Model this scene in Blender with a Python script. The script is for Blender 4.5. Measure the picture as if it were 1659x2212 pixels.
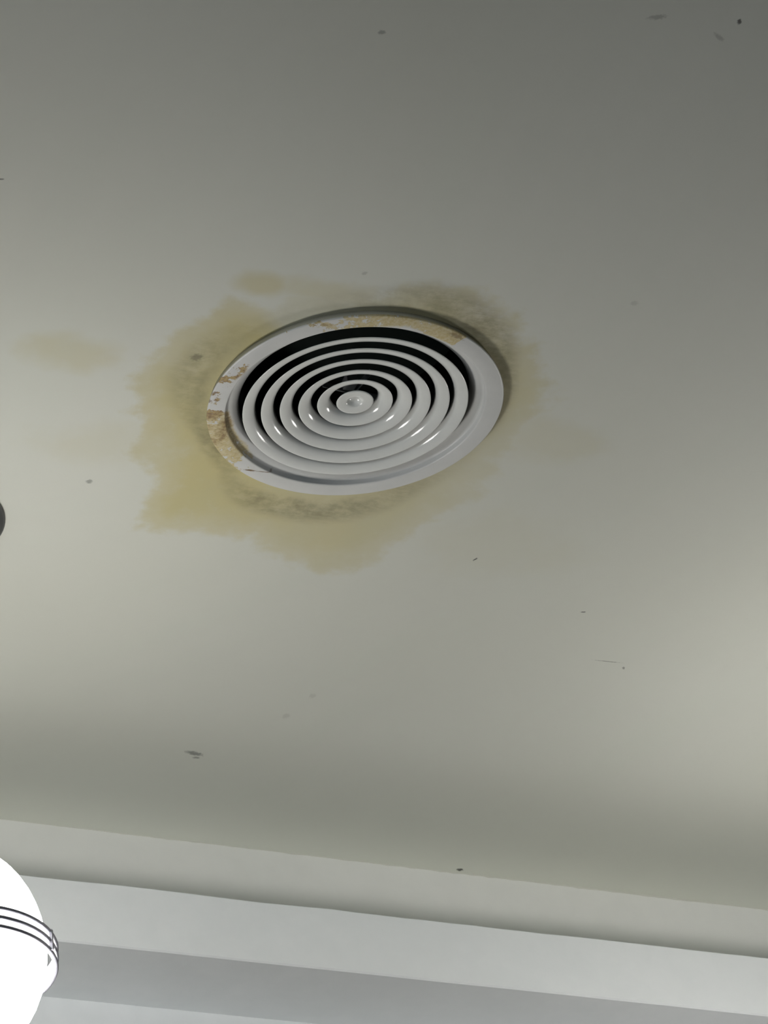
import bpy, bmesh, math, random
from mathutils import Matrix, Vector

for o in list(bpy.data.objects):
    bpy.data.objects.remove(o)
random.seed(4)
C = bpy.context.scene.collection
scene = bpy.context.scene

# ------------------------------------------------------------------ camera
CAM_Z = 1.6
pitch, roll = math.radians(34.81566), math.radians(-7.51224)
fw = Vector((0, math.cos(pitch), math.sin(pitch)))
rt = Vector((1, 0, 0))
up = rt.cross(fw)
rt2 = math.cos(roll) * rt + math.sin(roll) * up
up2 = -math.sin(roll) * rt + math.cos(roll) * up
cd = bpy.data.cameras.new('camera')
cam = bpy.data.objects.new('camera', cd)
C.objects.link(cam)
m = Matrix((rt2, up2, -fw)).transposed().to_4x4()
m.translation = (0, 0, CAM_Z)
cam.matrix_world = m
cd.sensor_fit = 'HORIZONTAL'
cd.sensor_width = 36.0
cd.lens = 8300.0 * 36.0 / 1659.0          # a long phone tele lens
cd.clip_start = 0.05
cd.clip_end = 100
scene.camera = cam

# ------------------------------------------------------------------ world, exposure
w = bpy.data.worlds.new('world')
scene.world = w
w.use_nodes = True
w.node_tree.nodes['Background'].inputs[0].default_value = (0.72, 0.86, 1.0, 1)   # overcast daylight
w.node_tree.nodes['Background'].inputs[1].default_value = 3.2
vs = scene.view_settings
vs.view_transform = 'Standard'
vs.look = 'None'
vs.gamma = 1.0
vs.use_curve_mapping = False
vs.exposure = 0.0
LAMP_STRENGTH = 24.8

# ------------------------------------------------------------------ frame of the room
ANG = math.radians(27.2)                  # the far wall runs along u, v points at it
U = Vector((math.cos(ANG), math.sin(ANG), 0))
V = Vector((-math.sin(ANG), math.cos(ANG), 0))
CEIL = CAM_Z + 3.0644
BEND_W, BEND_RISE = 0.50, 0.052          # ceiling bowed up along the far wall, shaped to darken that strip
CEIL_EDGE = CEIL + BEND_RISE
VENT = Vector((-0.01944, 4.14158, CAM_Z + 3.0534))
VU, VV = VENT.dot(U), VENT.dot(V)
FRIEZE_V = 4.9082                         # plastered band right under the ceiling
WALL_V = 4.9655                           # far wall plane
LEDGE_V = 4.7932                          # front of the box ledge
LEDGE_TOP, LEDGE_BOT = CAM_Z + 2.9496, CAM_Z + 2.8398
U0, U1, V0 = -4.2, 5.6, -4.4              # room limits


# ------------------------------------------------------------------ helpers
def obj(name, bm, mat, parent=None, smooth=False):
    me = bpy.data.meshes.new(name)
    bmesh.ops.recalc_face_normals(bm, faces=bm.faces[:])
    bm.to_mesh(me)
    bm.free()
    if smooth:
        for p in me.polygons:
            p.use_smooth = True
    if mat:
        me.materials.append(mat)
    o = bpy.data.objects.new(name, me)
    C.objects.link(o)
    if parent:
        o.parent = parent
    return o


def tag(o, label=None, cat=None, group=None, kind=None):
    if label: o['label'] = label
    if cat: o['category'] = cat
    if group: o['group'] = group
    if kind: o['kind'] = kind
    return o


def room_place(o, loc=(0, 0, 0)):
    o.location = loc
    o.rotation_euler = (0, 0, ANG)
    return o


def lathe(profile, seg=128, closed=False):
    """profile: list of (r, z); closed joins last to first"""
    bm = bmesh.new()
    rows = []
    for r, z in profile:
        if r < 1e-6:
            rows.append([bm.verts.new((0, 0, z))] * seg)
        else:
            rows.append([bm.verts.new((r * math.cos(2 * math.pi * i / seg), r * math.sin(2 * math.pi * i / seg), z))
                         for i in range(seg)])
    n = len(rows)
    for k in range(n if closed else n - 1):
        a, b = rows[k], rows[(k + 1) % n]
        for i in range(seg):
            j = (i + 1) % seg
            vs_ = []
            for v_ in (a[i], a[j], b[j], b[i]):
                if v_ not in vs_:
                    vs_.append(v_)
            if len(vs_) >= 3:
                bm.faces.new(vs_)
    return bm


def shell(profile, t):
    """thin closed shell: profile offset by t along its left normal"""
    n = len(profile)
    off = []
    for i, (r, z) in enumerate(profile):
        a = profile[max(i - 1, 0)]
        b = profile[min(i + 1, n - 1)]
        dx, dz = b[0] - a[0], b[1] - a[1]
        l = math.hypot(dx, dz) or 1
        off.append((r + dz / l * t, z - dx / l * t))
    return profile + off[::-1]


def torus(R, r, z=0.0, seg=96, sub=10):
    prof = [(R + r * math.cos(2 * math.pi * k / sub), z + r * math.sin(2 * math.pi * k / sub)) for k in range(sub)]
    return lathe(prof, seg, True)


def box(bm, x0, x1, y0, y1, z0, z1):
    vv = [bm.verts.new(p) for p in ((x0, y0, z0), (x1, y0, z0), (x1, y1, z0), (x0, y1, z0),
                                    (x0, y0, z1), (x1, y0, z1), (x1, y1, z1), (x0, y1, z1))]
    for f in ((0, 1, 2, 3), (4, 5, 6, 7), (0, 1, 5, 4), (1, 2, 6, 5), (2, 3, 7, 6), (3, 0, 4, 7)):
        bm.faces.new([vv[i] for i in f])
    return bm


# ------------------------------------------------------------------ node helper
class NT:
    def __init__(self, name):
        self.mat = bpy.data.materials.new(name)
        self.mat.use_nodes = True
        self.t = self.mat.node_tree
        self.b = self.t.nodes['Principled BSDF']
        self.obj = self.n('ShaderNodeTexCoord').outputs['Object']

    def n(self, typ, **kw):
        nd = self.t.nodes.new(typ)
        for k, v_ in kw.items():
            setattr(nd, k, v_)
        return nd

    def put(self, sock, v_):
        if isinstance(v_, bpy.types.NodeSocket):
            self.t.links.new(v_, sock)
        elif v_ is not None:
            sock.default_value = v_

    def math(self, op, a, b=None, c=None, clamp=False):
        nd = self.n('ShaderNodeMath', operation=op, use_clamp=clamp)
        self.put(nd.inputs[0], a)
        self.put(nd.inputs[1], b)
        self.put(nd.inputs[2], c)
        return nd.outputs[0]

    def vmath(self, op, a, b=None):
        nd = self.n('ShaderNodeVectorMath', operation=op)
        self.put(nd.inputs[0], a)
        self.put(nd.inputs[1], b)
        return nd.outputs['Value'] if op in ('LENGTH', 'DISTANCE', 'DOT_PRODUCT') else nd.outputs['Vector']

    def smooth(self, x, lo, hi, a=0.0, b=1.0):
        nd = self.n('ShaderNodeMapRange', interpolation_type='SMOOTHSTEP')
        for i, v_ in enumerate((x, lo, hi, a, b)):
            self.put(nd.inputs[i], v_)
        return nd.outputs[0]

    def noise(self, scale, detail=4, rough=0.55, vec=None, out='Fac', w3=None):
        nd = self.n('ShaderNodeTexNoise')
        self.put(nd.inputs['Vector'], vec or self.obj)
        nd.inputs['Scale'].default_value = scale
        nd.inputs['Detail'].default_value = detail
        nd.inputs['Roughness'].default_value = rough
        return nd.outputs[out]

    def mix(self, fac, a, b, blend='MIX'):
        nd = self.n('ShaderNodeMix', data_type='RGBA', blend_type=blend)
        self.put(nd.inputs[0], fac)
        self.put(nd.inputs[6], a)
        self.put(nd.inputs[7], b)
        return nd.outputs[2]

    def bump(self, h, strength=0.1, dist=0.002):
        nd = self.n('ShaderNodeBump')
        nd.inputs['Strength'].default_value = strength
        nd.inputs['Distance'].default_value = dist
        self.put(nd.inputs['Height'], h)
        self.t.links.new(nd.outputs[0], self.b.inputs['Normal'])

    def polar(self):
        sp = self.n('ShaderNodeSeparateXYZ')
        self.t.links.new(self.obj, sp.inputs[0])
        ang = self.math('ARCTAN2', sp.outputs[1], sp.outputs[0])
        fac = self.math('MULTIPLY_ADD', ang, 1 / (2 * math.pi), 0.5)
        r = self.math('SQRT', self.math('ADD', self.math('MULTIPLY', sp.outputs[0], sp.outputs[0]),
                                        self.math('MULTIPLY', sp.outputs[1], sp.outputs[1])))
        return fac, r, sp

    def ramp(self, fac, stops):
        """stops: (angle deg, r, g, b), wrapped around +-180; at most 30"""
        stops = sorted(stops)
        nd = self.n('ShaderNodeValToRGB')
        cr = nd.color_ramp
        a, b = stops[-1], stops[0]
        k = (180 - a[0]) / (b[0] + 360 - a[0])
        wrap = tuple(a[i] + (b[i] - a[i]) * k for i in (1, 2, 3))
        pts = [(0.0,) + wrap] + [((s[0] + 180) / 360,) + s[1:] for s in stops] + [(1.0,) + wrap]
        cr.elements[0].position, cr.elements[0].color = 0.0, pts[0][1:] + (1,)
        cr.elements[1].position, cr.elements[1].color = 1.0, pts[-1][1:] + (1,)
        for p in pts[1:-1]:
            e = cr.elements.new(p[0])
            e.color = p[1:] + (1,)
        self.put(nd.inputs[0], fac)
        sp = self.n('ShaderNodeSeparateColor')
        self.t.links.new(nd.outputs[0], sp.inputs[0])
        return sp.outputs


# ------------------------------------------------------------------ materials
def ceiling_material():
    k = NT('ceiling_paint')
    fac, r, sp = k.polar()
    # radius of the water stain and its strength, by angle
    R = k.ramp(fac, [(s[0], s[1] / 0.5, s[2], 0) for s in [
        (163, .300, 1), (176, .298, .95), (-171, .292, .9), (-160, .292, .95), (-151, .295, 1),
        (-145, .285, .85), (-139, .245, .40), (-128, .250, .40), (-118, .245, .50), (-103, .240, .65),
        (-95, .262, .75), (-84, .268, .80), (-72, .260, .85), (-60, .252, .90), (-45, .248, .90),
        (-30, .252, .85), (-14, .262, .85), (0, .250, .65), (16, .262, .50), (34, .280, .55),
        (46, .305, .65), (58, .345, .70), (68, .385, .75), (75, .405, .75), (83, .370, .75),
        (92, .340, .85), (106, .345, .95), (118, .378, 1), (128, .325, 1), (140, .285, 1)]])
    # soot on top of it: middle radius, half width, strength
    Q = k.ramp(fac, [(s[0], s[1] / 0.5, s[2] * 10, s[3]) for s in [
        (165, .222, .030, .50), (178, .236, .034, .60), (-168, .238, .034, .55), (-158, .235, .030, .35), (-145, .225, .02, .15),
        (-125, .225, .02, .12), (-105, .225, .025, .35), (-90, .235, .035, .60), (-75, .230, .040, .80), (-62, .222, .036, .90),
        (-48, .216, .028, .85), (-34, .210, .016, .70), (-15, .207, .012, .40), (5, .205, .012, .10), (28, .208, .018, .20),
        (45, .222, .026, .45), (58, .240, .030, .60), (70, .252, .030, .80), (82, .254, .030, .90), (94, .252, .028, .85),
        (105, .250, .026, .80), (113, .240, .022, .40), (122, .215, .018, .50), (133, .208, .018, .85), (145, .207, .018, .85),
        (155, .212, .022, .60)]])
    n1 = k.noise(9, 3, .62)
    n2 = k.noise(34, 4, .65)
    streak = k.noise(1.0, 5, .68, k.vmath('MULTIPLY', k.obj, (48, 120, 60)))
    wob = k.math('MULTIPLY_ADD', n1, .13, -.065)
    wob2 = k.math('MULTIPLY_ADD', n2, .060, -.030)
    edge = k.math('ADD', k.math('ADD', k.math('MULTIPLY', R[0], 0.5), wob), wob2)
    d = k.math('SUBTRACT', edge, r)
    stain = k.math('ADD', k.math('MULTIPLY', k.smooth(d, -.020, .016), .62), k.math('MULTIPLY', k.smooth(d, .000, .075), .38))
    dens = k.math('MULTIPLY_ADD', n2, .70, .70, clamp=True)
    stain = k.math('MULTIPLY', k.math('MULTIPLY', stain, R[1]), dens, clamp=True)
    off = k.math('ABSOLUTE', k.math('SUBTRACT', k.math('ADD', r, k.math('MULTIPLY', wob2, .45)), k.math('MULTIPLY', Q[0], .5)))
    soot = k.smooth(k.math('DIVIDE', off, k.math('MULTIPLY', Q[1], .1)), .25, 1.25, 1.0, 0.0)
    sootn = k.smooth(k.math('ADD', k.math('MULTIPLY', streak, .40), k.math('MULTIPLY', n2, .60)), .34, .66)
    soot = k.math('MULTIPLY', k.math('MULTIPLY', soot, Q[2]), k.math('MULTIPLY_ADD', sootn, .75, .25))
    base_n = k.noise(1.3, 1, .5)
    base = k.mix(k.smooth(base_n, .3, .7), (.628, .638, .566, 1), (.652, .664, .598, 1))
    # faint drifting yellow clouds of old damp, away from the vent
    cloud = None
    for (cx, cy, a, b, s) in [(-.406, -.005, .080, .045, .40), (.31, .01, .09, .06, .20), (-.2176, -.2031, .045, .028, .60), (-.130, -.2092, .075, .030, .40),
                              (-.30, .18, .10, .06, .2), (.33, .26, .14, .09, .10)]:
        q = k.vmath('SUBTRACT', k.obj, (cx, cy, 0))
        q = k.vmath('MULTIPLY', q, (1 / a, 1 / b, 0))
        l = k.math('ADD', k.vmath('LENGTH', q), k.math('MULTIPLY_ADD', n1, 1.6, -.8))
        mk = k.smooth(l, .35, 1.15, s, 0.0)
        cloud = mk if cloud is None else k.math('MAXIMUM', cloud, mk)
    stain = k.math('MAXIMUM', stain, k.math('MULTIPLY', cloud, dens))
    tintn = k.mix(k.smooth(n1, .35, .65), (.545, .485, .240, 1), (.530, .485, .262, 1))
    col = k.mix(k.math('MULTIPLY', stain, .95), base, tintn)
    col = k.mix(k.math('MULTIPLY', soot, .72), col, (.170, .152, .100, 1))
    # specks, scuffs and a hairline
    mark = None
    for (cx, cy, a, b, rot, s) in [
            (.3129, .3024, .0050, .0017, -1.2, .9), (.5258, .3890, .0045, .0016, -.3, .8),
            (.6200, .5020, .0230, .0010, -.06, .55), (.6519, .5128, .0040, .0020, 1.0, .6),
            (.1120, .9085, .0160, .0075, .25, .60), (.1210, .9240, .0060, .0045, 0, .5),
            (.1604, -.8230, .0050, .0028, 1.2, .9), (.1488, -.7916, .0100, .0032, .5, .30),
            (.0601, -.8023, .0120, .0045, -.4, .35), (-.2493, -.6849, .0050, .0040, 0, .45),
            (-.2856, .2601, .0045, .0050, .6, .5), (-.2407, -.0369, .0080, .0090, .5, .45),
            (.6945, 1.2060, .0060, .0050, 0, .95), (-.6006, -.3090, .0060, .0018, -.3, .7),
            (.2766, -.2943, .0060, .0050, 0, .15), (.2190, .6937, .0060, .0070, 0, .12),
            (.2010, .7560, .0060, .0080, 0, .14), (-.0934, -.2584, .0040, .0040, 0, .25)]:
        q = k.vmath('SUBTRACT', k.obj, (cx, cy, 0))
        vr = k.n('ShaderNodeVectorRotate', rotation_type='Z_AXIS')
        k.put(vr.inputs['Vector'], q)
        vr.inputs['Angle'].default_value = -rot
        q = k.vmath('MULTIPLY', vr.outputs[0], (1 / a, 1 / b, 0))
        l = k.math('ADD', k.vmath('LENGTH', q), k.math('MULTIPLY_ADD', k_n3(k), 1.2, -.6))
        mk = k.smooth(l, .45, 1.25, s, 0.0)
        mark = mk if mark is None else k.math('MAXIMUM', mark, mk)
    col = k.mix(mark, col, (.055, .055, .050, 1))
    k.put(k.b.inputs['Base Color'], col)
    k.b.inputs['Roughness'].default_value = .62
    k.b.inputs['Specular IOR Level'].default_value = .30
    h = k.math('ADD', k.math('MULTIPLY', k.noise(420, 1, .6), .35), k.math('MULTIPLY', k.noise(30, 1, .5), 1.0))
    k.bump(h, .10, .002)
    return k.mat


_n3 = {}


def k_n3(k):
    if k not in _n3:
        _n3[k] = k.noise(260, 1, .6)
    return _n3[k]


def plaster(name, c0, c1, rough=.6, scale=2.0, spec=.3):
    k = NT(name)
    n = k.noise(scale, 4, .55)
    f = k.noise(26, 5, .6)
    mixf = k.math('ADD', k.math('MULTIPLY', n, .6), k.math('MULTIPLY', f, .4))
    k.put(k.b.inputs['Base Color'], k.mix(k.smooth(mixf, .35, .65), c0 + (1,), c1 + (1,)))
    k.b.inputs['Roughness'].default_value = rough
    k.b.inputs['Specular IOR Level'].default_value = spec
    h = k.math('ADD', k.math('MULTIPLY', k.noise(380, 1, .6), .4), k.math('MULTIPLY', k.noise(40, 1, .5), .8))
    k.bump(h, .12, .002)
    return k.mat


def paint(name, c, rough=.35, spec=.5, metal=0.0, var=.06):
    k = NT(name)
    n = k.noise(18, 5, .6)
    lo = tuple(x * (1 - var) for x in c) + (1,)
    k.put(k.b.inputs['Base Color'], k.mix(k.smooth(n, .3, .7), lo, c + (1,)))
    k.b.inputs['Roughness'].default_value = rough
    k.b.inputs['Specular IOR Level'].default_value = spec
    k.b.inputs['Metallic'].default_value = metal
    return k.mat


def flange_material():
    k = NT('flange_paint')
    fac, r, sp = k.polar()
    # outer half of the flange: where the white paint has gone, by angle: (amount, reach inwards, browner)
    R = k.ramp(fac, [(178, .40, .55, .9), (-176, .55, .6, 1), (-168, .50, .7, 1), (-160, .12, .4, .7), (-150, .05, .3, .4),
                     (-138, .18, .5, .5), (-130, .38, .8, .5), (-120, .50, .9, .45), (-112, .62, .9, .35),
                     (-100, .66, .7, .35), (-90, .66, .55, .35), (-83, .70, .7, .35), (-79, .97, 1.0, .25),
                     (-66.5, 1.0, 1.0, .30), (-65, .05, .3, .3), (-40, .02, .2, .3), (0, .02, .2, .3), (40, .03, .2, .3),
                     (80, .10, .25, .3), (105, .22, .4, .6), (116, .34, .5, .8), (121, .42, .8, .4), (130, .62, 1.0, .35),
                     (140, .80, 1.0, .45), (152, .86, 1.0, .6), (160, .72, .9, .6), (166, .46, .5, .9), (172, .30, .4, .9)])
    n1 = k.noise(55, 5, .62)
    n2 = k.noise(170, 4, .65)
    mixn = k.math('ADD', k.math('MULTIPLY', n1, .7), k.math('MULTIPLY', n2, .3))
    # threshold falls as the amount grows
    inn = k.math('MULTIPLY_ADD', R[1], -.036, .203)          # inner limit of the damage
    lim = k.smooth(k.math('ADD', r, k.math('MULTIPLY_ADD', n1, .012, -.006)), k.math('SUBTRACT', inn, .003), k.math('ADD', inn, .003))
    th = k.math('MULTIPLY_ADD', R[0], -.34, .67)
    dmg = k.math('MULTIPLY', k.smooth(mixn, th, k.math('ADD', th, .025)), lim)
    tan = k.mix(k.smooth(n2, .35, .65), (.50, .40, .17, 1), (.60, .53, .33, 1))
    brown = k.mix(k.smooth(n2, .4, .6), (.22, .13, .045, 1), (.40, .29, .11, 1))
    c = k.mix(k.smooth(k.math('ADD', k.math('MULTIPLY', R[2], .6), k.math('MULTIPLY', n1, .7)), .62, .80), tan, brown)
    base = k.mix(k.smooth(k.noise(20, 4, .6), .3, .7), (.615, .622, .605, 1), (.655, .662, .645, 1))
    col = k.mix(k.math('MULTIPLY', dmg, .92), base, c)
    for (cx, cy, a, b, rot, s) in [(-.088, .1672, .0085, .0024, -.10, .95), (-.068, .1660, .016, .0012, -.05, .7),
                                   (-.1970, .0180, .003, .006, .2, .8), (-.1965, .0360, .003, .005, .2, .7), (.0685, -.181, .014, .005, .35, .6)]:
        vr = k.n('ShaderNodeVectorRotate', rotation_type='Z_AXIS')
        k.put(vr.inputs['Vector'], k.vmath('SUBTRACT', k.obj, (cx, cy, 0)))
        vr.inputs['Angle'].default_value = -rot
        q = k.vmath('MULTIPLY', vr.outputs[0], (1 / a, 1 / b, 0))
        l = k.math('ADD', k.vmath('LENGTH', q), k.math('MULTIPLY_ADD', n2, 1.6, -.8))
        col = k.mix(k.smooth(l, .4, 1.1, s, 0.0), col, (.16, .095, .035, 1))
    k.put(k.b.inputs['Base Color'], col)
    k.put(k.b.inputs['Roughness'], k.smooth(dmg, 0, 1, .40, .7))
    k.bump(k.math('MULTIPLY', dmg, -1.0), .5, .0008)
    return k.mat


M_CEIL = ceiling_material()
M_TRIM = plaster('cornice_paint', (.815, .845, .850), (.855, .880, .885), .55)
M_FRIEZE = plaster('frieze_paint', (.775, .780, .745), (.805, .810, .775), .58)
M_JOINT = plaster('ceiling_paint_edge', (.62, .62, .56), (.66, .66, .60), .6)
M_WALL = paint('wall_paint', (.17, .165, .16), .6, .3)
M_LOW = paint('lower_wall_paint', (.17, .15, .12), .5, .3)  # unseen lower wall, made dark to cut bounce onto ceiling and soffit
M_FLOOR = paint('stone_floor', (.09, .08, .07), .35, .5)
M_FLANGE = flange_material()
M_BLADE = paint('blade_enamel', (.745, .760, .735), .13, .5, 0, .05)
M_BACK = paint('dark_back', (.035, .04, .04), .9, .05, 0, .1)  # near-black on the backs of the rings and flange
M_THROAT = paint('rough_enamel', (.58, .59, .575), .6, .25, 0, .08)  # rougher, darker enamel at the upper inner edge of each ring
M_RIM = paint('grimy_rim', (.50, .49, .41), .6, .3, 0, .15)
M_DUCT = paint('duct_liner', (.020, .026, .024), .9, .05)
M_STRAP = paint('galvanised_strap', (.20, .22, .22), .4, .5, .6)
M_STEEL = paint('bracket_steel', (.34, .35, .36), .35, .5, .7)
M_DARK = paint('dark_bronze', (.075, .078, .075), .45, .5, .3)
M_RING = paint('grey_metal_ring', (.26, .26, .30), .45, .5, .3)


def globe_material():
    k = NT('opal_glass_lit')
    k.b.inputs['Base Color'].default_value = (.9, .89, .86, 1)
    k.b.inputs['Roughness'].default_value = .25
    k.b.inputs['Emission Color'].default_value = (1.0, .975, .93, 1)
    k.b.inputs['Emission Strength'].default_value = LAMP_STRENGTH
    return k.mat


def collar_material():
    k = NT('frosted_collar_glass')
    tr = k.n('ShaderNodeBsdfTranslucent')
    tr.inputs[0].default_value = (.92, .92, .92, 1)
    mx = k.n('ShaderNodeMixShader')
    mx.inputs[0].default_value = .6
    k.b.inputs['Base Color'].default_value = (.9, .9, .9, 1)
    k.b.inputs['Roughness'].default_value = .4
    out = k.t.nodes['Material Output']
    k.t.links.new(k.b.outputs[0], mx.inputs[1])
    k.t.links.new(tr.outputs[0], mx.inputs[2])
    k.t.links.new(mx.outputs[0], out.inputs[0])
    return k.mat


def pane_material():
    k = NT('window_glass')
    tp = k.n('ShaderNodeBsdfTransparent')
    gl = k.n('ShaderNodeBsdfGlossy')
    gl.inputs['Roughness'].default_value = .02
    mx = k.n('ShaderNodeMixShader')
    mx.inputs[0].default_value = .05
    k.t.links.new(tp.outputs[0], mx.inputs[1])
    k.t.links.new(gl.outputs[0], mx.inputs[2])
    k.t.links.new(mx.outputs[0], k.t.nodes['Material Output'].inputs[0])
    return k.mat


M_GLASS = pane_material()
M_GLOBE = globe_material()
M_COLLAR = collar_material()

# ------------------------------------------------------------------ structure
HOLE = 0.166


def ceiling_mesh():
    bm = bmesh.new()
    n = 128
    x0, x1 = U0 - VU, U1 - VU
    y0, y1 = V0 - VV, FRIEZE_V - VV - BEND_W
    c0, s0, c1 = [], [], []
    for i in range(n):
        a = 2 * math.pi * i / n
        ca, sa = math.cos(a), math.sin(a)
        c0.append(bm.verts.new((HOLE * ca, HOLE * sa, 0)))
        c1.append(bm.verts.new((HOLE * ca, HOLE * sa, .03)))
        q = .5 / max(abs(ca), abs(sa))
        s0.append(bm.verts.new((q * ca, q * sa, 0)))
    for i in range(n):
        j = (i + 1) % n
        bm.faces.new((c0[i], c0[j], s0[j], s0[i]))
        bm.faces.new((c0[i], c1[i], c1[j], c0[j]))
    corner = {}
    for (x, y) in ((x0, y0), (x1, y0), (x1, y1), (x0, y1)):
        corner[(x, y)] = bm.verts.new((x, y, 0))
    # four trapezoids joining the inner square to the room outline
    sq = {}
    for v_ in s0:
        sq[(round(v_.co.x, 4), round(v_.co.y, 4))] = v_

    def side(test, key, ca, cb):
        row = sorted([v_ for v_ in s0 if test(v_)], key=key)
        bm.faces.new(row + [corner[cb], corner[ca]])
    side(lambda v_: v_.co.y < -.4999, lambda v_: v_.co.x, (x0, y0), (x1, y0))
    side(lambda v_: v_.co.y > .4999, lambda v_: v_.co.x, (x0, y1), (x1, y1))
    side(lambda v_: v_.co.x < -.4999, lambda v_: v_.co.y, (x0, y0), (x0, y1))
    side(lambda v_: v_.co.x > .4999, lambda v_: v_.co.y, (x1, y0), (x1, y1))
    prev = (corner[(x0, y1)], corner[(x1, y1)])
    for i in range(1, 41):
        q = i / 40
        z = BEND_RISE * (q - math.sin(2 * math.pi * q) / (2 * math.pi))
        cur = (bm.verts.new((x0, y1 + BEND_W * q, z)), bm.verts.new((x1, y1 + BEND_W * q, z)))
        f = bm.faces.new((prev[0], prev[1], cur[1], cur[0]))
        prev = cur
    return bm


ceil = tag(obj('ceiling', ceiling_mesh(), M_CEIL, None, False), kind='structure')
room_place(ceil, (VENT.x, VENT.y, CEIL))

o = tag(obj('floor', box(bmesh.new(), U0, U1, V0, WALL_V, -.05, 0), M_FLOOR), kind='structure')
room_place(o)
T = .12
o = tag(obj('wall_far', box(bmesh.new(), U0 - T, U1 + T, WALL_V, WALL_V + T, LEDGE_BOT - .16, CEIL_EDGE), M_TRIM), kind='structure')
room_place(o)
o = tag(obj('wall_far_lower', box(bmesh.new(), U0 - T, U1 + T, WALL_V, WALL_V + T, 0, LEDGE_BOT - .16), M_LOW), kind='structure')
room_place(o)
WIN = (-3.4, 1.6, .6, 2.9)                # unseen left-wall window added for bluish light: v0, v1, z0, z1
bm = bmesh.new()
box(bm, U0 - T, U0, V0, WIN[0], 0, CEIL)
box(bm, U0 - T, U0, WIN[1], WALL_V, 0, CEIL)
box(bm, U0 - T, U0, WIN[0], WIN[1], 0, WIN[2])
box(bm, U0 - T, U0, WIN[0], WIN[1], WIN[3], CEIL)
o = tag(obj('wall_left', bm, M_WALL), kind='structure')
room_place(o)
bm = bmesh.new()
for z0, z1 in ((WIN[2], WIN[2] + .06), (WIN[3] - .06, WIN[3])):
    box(bm, U0 - .09, U0 - .03, WIN[0], WIN[1], z0, z1)
for k in range(5):
    y = WIN[0] + (WIN[1] - WIN[0] - .06) * k / 4
    box(bm, U0 - .09, U0 - .03, y, y + .06, WIN[2] + .06, WIN[3] - .06)
win = tag(obj('added_window', bm, M_TRIM), kind='structure')
room_place(win)
for k in range(4):
    y = WIN[0] + (WIN[1] - WIN[0] - .06) * k / 4
    obj('pane', box(bmesh.new(), U0 - .063, U0 - .057, y + .06, y + (WIN[1] - WIN[0] - .06) / 4, WIN[2] + .06, WIN[3] - .06), M_GLASS, win)
pl = bpy.data.lights.new('daylight_portal', 'AREA')  # guides sky light through the added window
pl.shape = 'RECTANGLE'
pl.size, pl.size_y = WIN[1] - WIN[0], WIN[3] - WIN[2]
pl.cycles.is_portal = True
po = bpy.data.objects.new('daylight_portal', pl)
C.objects.link(po)
pc = (U0 - .10) * U + (WIN[0] + WIN[1]) / 2 * V
po.matrix_world = Matrix((-V, Vector((0, 0, 1)), -U)).transposed().to_4x4()
po.location = (pc.x, pc.y, (WIN[2] + WIN[3]) / 2)
o = tag(obj('wall_right', box(bmesh.new(), U1, U1 + T, V0, WALL_V, 0, CEIL), M_WALL), kind='structure')
room_place(o)
o = tag(obj('wall_back', box(bmesh.new(), U0 - T, U1 + T, V0 - T, V0, 0, CEIL), M_WALL), kind='structure')
room_place(o)


def ledge_mesh():
    """hand-plastered box ledge: long edges waver by a millimetre or so"""
    bm = bmesh.new()
    n = 236
    rnd = random.Random(11)
    w1 = [rnd.uniform(-1, 1) for _ in range(n + 1)]
    w2 = [rnd.uniform(-1, 1) for _ in range(n + 1)]

    def sm(a, i):
        return sum(a[max(0, min(n, i + d))] for d in (-1, 0, 1)) / 3
    rows = []
    for i in range(n + 1):
        x = U0 + (U1 - U0) * i / n
        t = LEDGE_TOP + .0016 * sm(w1, i)
        b = LEDGE_BOT + .0008 * sm(w2, i)
        e = .0025
        prof = [(WALL_V, t), (LEDGE_V + e, t), (LEDGE_V, t - e), (LEDGE_V, b + e), (LEDGE_V + e, b), (WALL_V, b)]
        rows.append([bm.verts.new((x, y, z)) for y, z in prof])
    for i in range(n):
        for j in range(5):
            bm.faces.new((rows[i][j], rows[i + 1][j], rows[i + 1][j + 1], rows[i][j + 1]))
    bm.faces.new(rows[0])
    bm.faces.new(rows[-1][::-1])
    return bm


o = tag(obj('trim_1', ledge_mesh(), M_TRIM), kind='structure')
room_place(o)
o['label'] = 'white plastered box ledge running along the wall below the ceiling'


o = tag(obj('trim_3', box(bmesh.new(), U0, U1, FRIEZE_V, WALL_V, LEDGE_TOP - .004, CEIL_EDGE), M_FRIEZE), kind='structure')
room_place(o)
o['label'] = 'plain plastered band between the ledge and the ceiling'


def joint_mesh():
    """ragged edge where the ceiling paint runs a little way down the wall"""
    bm = bmesh.new()
    n = 900
    rnd = random.Random(5)
    a = [rnd.uniform(0, 1) for _ in range(n + 1)]
    b = [rnd.uniform(0, 1) for _ in range(n // 30 + 2)]
    rows = []
    for i in range(n + 1):
        x = U0 + (U1 - U0) * i / n
        q = i / 30
        slow = b[int(q)] + (b[int(q) + 1] - b[int(q)]) * (q - int(q))
        h = .0004 + .0022 * slow + .0016 * a[i] ** 3
        rows.append([bm.verts.new((x, FRIEZE_V - .0004, CEIL_EDGE - h)), bm.verts.new((x, FRIEZE_V - .0004, CEIL_EDGE)), bm.verts.new((x, FRIEZE_V, CEIL_EDGE - h))])
    for i in range(n):
        bm.faces.new((rows[i][0], rows[i + 1][0], rows[i + 1][1], rows[i][1]))
        bm.faces.new((rows[i][0], rows[i + 1][0], rows[i + 1][2], rows[i][2]))
    return bm


o = tag(obj('trim_2', joint_mesh(), M_JOINT), kind='structure')
room_place(o)
o['label'] = 'ragged edge of ceiling paint at the top of the wall band'

# ------------------------------------------------------------------ round air diffuser
K = 0.2 / 320.5                            # one unit of the diffuser drawing in metres


def S(prof, dz=0.0):
    return [(r * K, (z + dz) * K) for r, z in prof]


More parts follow.
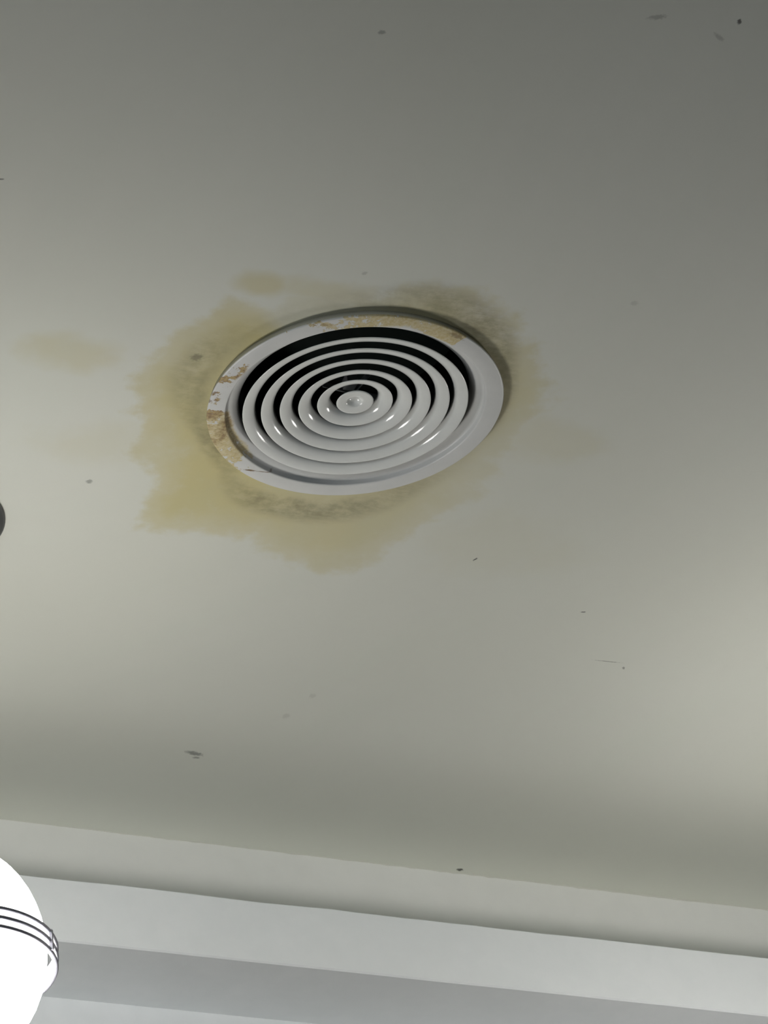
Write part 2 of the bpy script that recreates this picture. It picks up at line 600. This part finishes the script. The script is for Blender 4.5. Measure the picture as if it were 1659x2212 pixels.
vent = bpy.data.objects.new('air_diffuser', None)
C.objects.link(vent)
room_place(vent, VENT)
vent.empty_display_size = .1
tag(vent, 'round white ceiling air diffuser with concentric rings and a stained rusty flange', 'air vent')

# flat outer flange with a shallow step and a flared inner mouth; z = 0 is its lowest face
fl = [(317, 5.5), (319.5, 4.5), (320.5, 2.5), (319.5, .7), (317, 0), (284, 0), (281.5, .8), (280.5, 3), (280, 11), (278.5, 13.5),
      (272, 15), (264, 17.5), (257, 21.5), (251.5, 27), (248.5, 35), (247.5, 60)]
bm = lathe(S(shell(fl, 2.2)), 160, True)
o = obj('flange', bm, M_FLANGE, vent, True)
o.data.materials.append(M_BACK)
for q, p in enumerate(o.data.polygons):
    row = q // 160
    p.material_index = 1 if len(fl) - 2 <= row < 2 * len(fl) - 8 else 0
bm = lathe([(.1935, .0015), (.1970, .0015), (.1970, .0109), (.1935, .0109)], 128, True)
obj('mounting_rim', bm, M_RIM, vent, True)
# neck that goes up through the ceiling
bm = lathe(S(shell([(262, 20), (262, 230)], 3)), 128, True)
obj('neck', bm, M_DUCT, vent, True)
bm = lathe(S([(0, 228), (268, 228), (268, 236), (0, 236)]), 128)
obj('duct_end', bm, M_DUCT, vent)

LIPS = [(243.8, 2.0), (203.8, 4.0), (163.2, 6.5), (123.0, 9.0), (81.8, 14.0)]
for i, (r, dz) in enumerate(LIPS):
    prof = [(r - .6, 2.2), (r, 1.0), (r - .8, 0), (r - 3, .1), (r - 9, 1.2), (r - 16, 3.4), (r - 22, 6.6), (r - 27, 11.5), (r - 29.5, 17), (r - 30.5, 23)]
    bm = lathe(S(shell(prof, 1.5), dz), 160, True)
    o = obj('ring_blade', bm, M_BLADE, vent, True)
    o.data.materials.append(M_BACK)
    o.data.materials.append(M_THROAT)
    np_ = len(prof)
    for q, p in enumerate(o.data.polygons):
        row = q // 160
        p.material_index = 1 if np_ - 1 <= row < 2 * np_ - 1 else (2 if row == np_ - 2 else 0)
# hub: dished disc with a dimple
hub = [(39.4, 18.6), (40.2, 17.2), (39.2, 16), (36, 16.0), (30, 16.8), (24, 17.6), (20, 18.4), (17.5, 19.6), (15.5, 22), (13, 25), (10, 27.4), (6.5, 29), (3, 29.8), (0, 30)]
prof = hub + [(0, 34), (14, 32), (18, 26), (38, 20.5)]
obj('hub', lathe(S(prof), 96), M_BLADE, vent, True)
# cross bars that carry the blades
bm = bmesh.new()
for a in (.10, .10 + math.pi / 2):
    b2 = bmesh.new()
    box(b2, -76 * K, 76 * K, -1.6 * K, 1.6 * K, 38 * K, 52 * K)
    bmesh.ops.rotate(b2, verts=b2.verts, cent=(0, 0, 0), matrix=Matrix.Rotation(a, 3, 'Z'))
    tmp = bpy.data.meshes.new('tmp')
    b2.to_mesh(tmp)
    b2.free()
    bm.from_mesh(tmp)
    bpy.data.meshes.remove(tmp)
obj('cross_bracket', bm, M_STRAP, vent)
bm = bmesh.new()
box(bm, -30 * K, -6 * K, -38 * K, -10 * K, 38 * K, 62 * K)
obj('clamp_plate', bm, M_STEEL, vent)
bm = lathe(S([(0, 32), (4, 32), (4, 44), (0, 44)]), 16)
obj('centre_bolt', bm, M_STEEL, vent)
bm = bmesh.new()
box(bm, 2 * K, 16 * K, -258 * K, -255 * K, 30 * K, 200 * K)
obj('hanger_strap', bm, M_STRAP, vent)


# ------------------------------------------------------------------ globe pendants
def make_pendant(p, label, drop=.6761):
    """p: ceiling point; the egg-shaped globe hangs `drop` below it"""
    t = bpy.data.objects.new('globe_pendant_lamp', None)
    C.objects.link(t)
    t.location = p
    t.empty_display_size = .1
    tag(t, label, 'pendant lamp', 'globe pendant lamps along the wall')
    cup = [(0, 0), (.092, 0), (.0965, -.002), (.0965, -.005), (.093, -.008), (.075, -.013), (.030, -.022), (.014, -.030), (.010, -.050), (0, -.050)]
    obj('canopy', lathe(cup, 64), M_DARK, t, True)
    obj('rod', lathe([(0, -.04), (.006, -.04), (.006, -drop + .17), (0, -drop + .17)], 16), M_DARK, t, True)
    cap = [(0, -drop + .180), (.010, -drop + .178), (.022, -drop + .170), (.032, -drop + .156), (.034, -drop + .146), (.030, -drop + .140), (0, -drop + .140)]
    obj('shade_holder', lathe(cap, 48), M_DARK, t, True)
    n = 24
    gl = [(.1155 * math.sin(math.pi * i / n), -drop + .1485 * math.cos(math.pi * i / n)) for i in range(n + 1)]
    gl[0] = (0, gl[0][1]); gl[-1] = (0, gl[-1][1])
    obj('globe', lathe(gl, 48), M_GLOBE, t, True)
    band = [(.1185, -drop + .001), (.1275, -drop + .001), (.1275, -drop - .013), (.1262, -drop - .026), (.1235, -drop - .030)]
    col = obj('collar', lathe(shell(band[1:], .0010), 96, True), M_COLLAR, t, True)
    for (R, z) in ((.1277, -.0005), (.1273, -.0135), (.1262, -.0260)):
        obj('ring', torus(R, .0026, -drop + z, 96, 8), M_RING, col, True)
    # clips that tie the three rings together
    for a in range(3):
        b = bmesh.new()
        box(b, .1245, .1312, -.0022, .0022, -drop - .0275, -drop + .001)
        bmesh.ops.rotate(b, verts=b.verts, cent=(0, 0, 0), matrix=Matrix.Rotation(math.radians(-13 + a * 120), 3, 'Z'))
        obj('collar_clip', b, M_RING, col)
    return t


def copy_tree(o, parent=None):
    c = o.copy()
    C.objects.link(c)
    c.parent = parent
    for ch in list(o.children):
        copy_tree(ch, c)
    return c


LAMP = Vector((-0.61272, 4.28642, CEIL))
lamp = make_pendant(LAMP, 'lit white egg-shaped glass globe lamp with ringed collar in front of the ledge')
for (du, dv, lab) in [(1.6, 0, 'lit white glass globe lamp next along the ledge to the right'),
                      (-1.6, -1.6, 'lit white glass globe lamp of the second row, nearer the added window')]:
    c = copy_tree(lamp)
    c.location = LAMP + du * U + dv * V
    c['label'] = lab
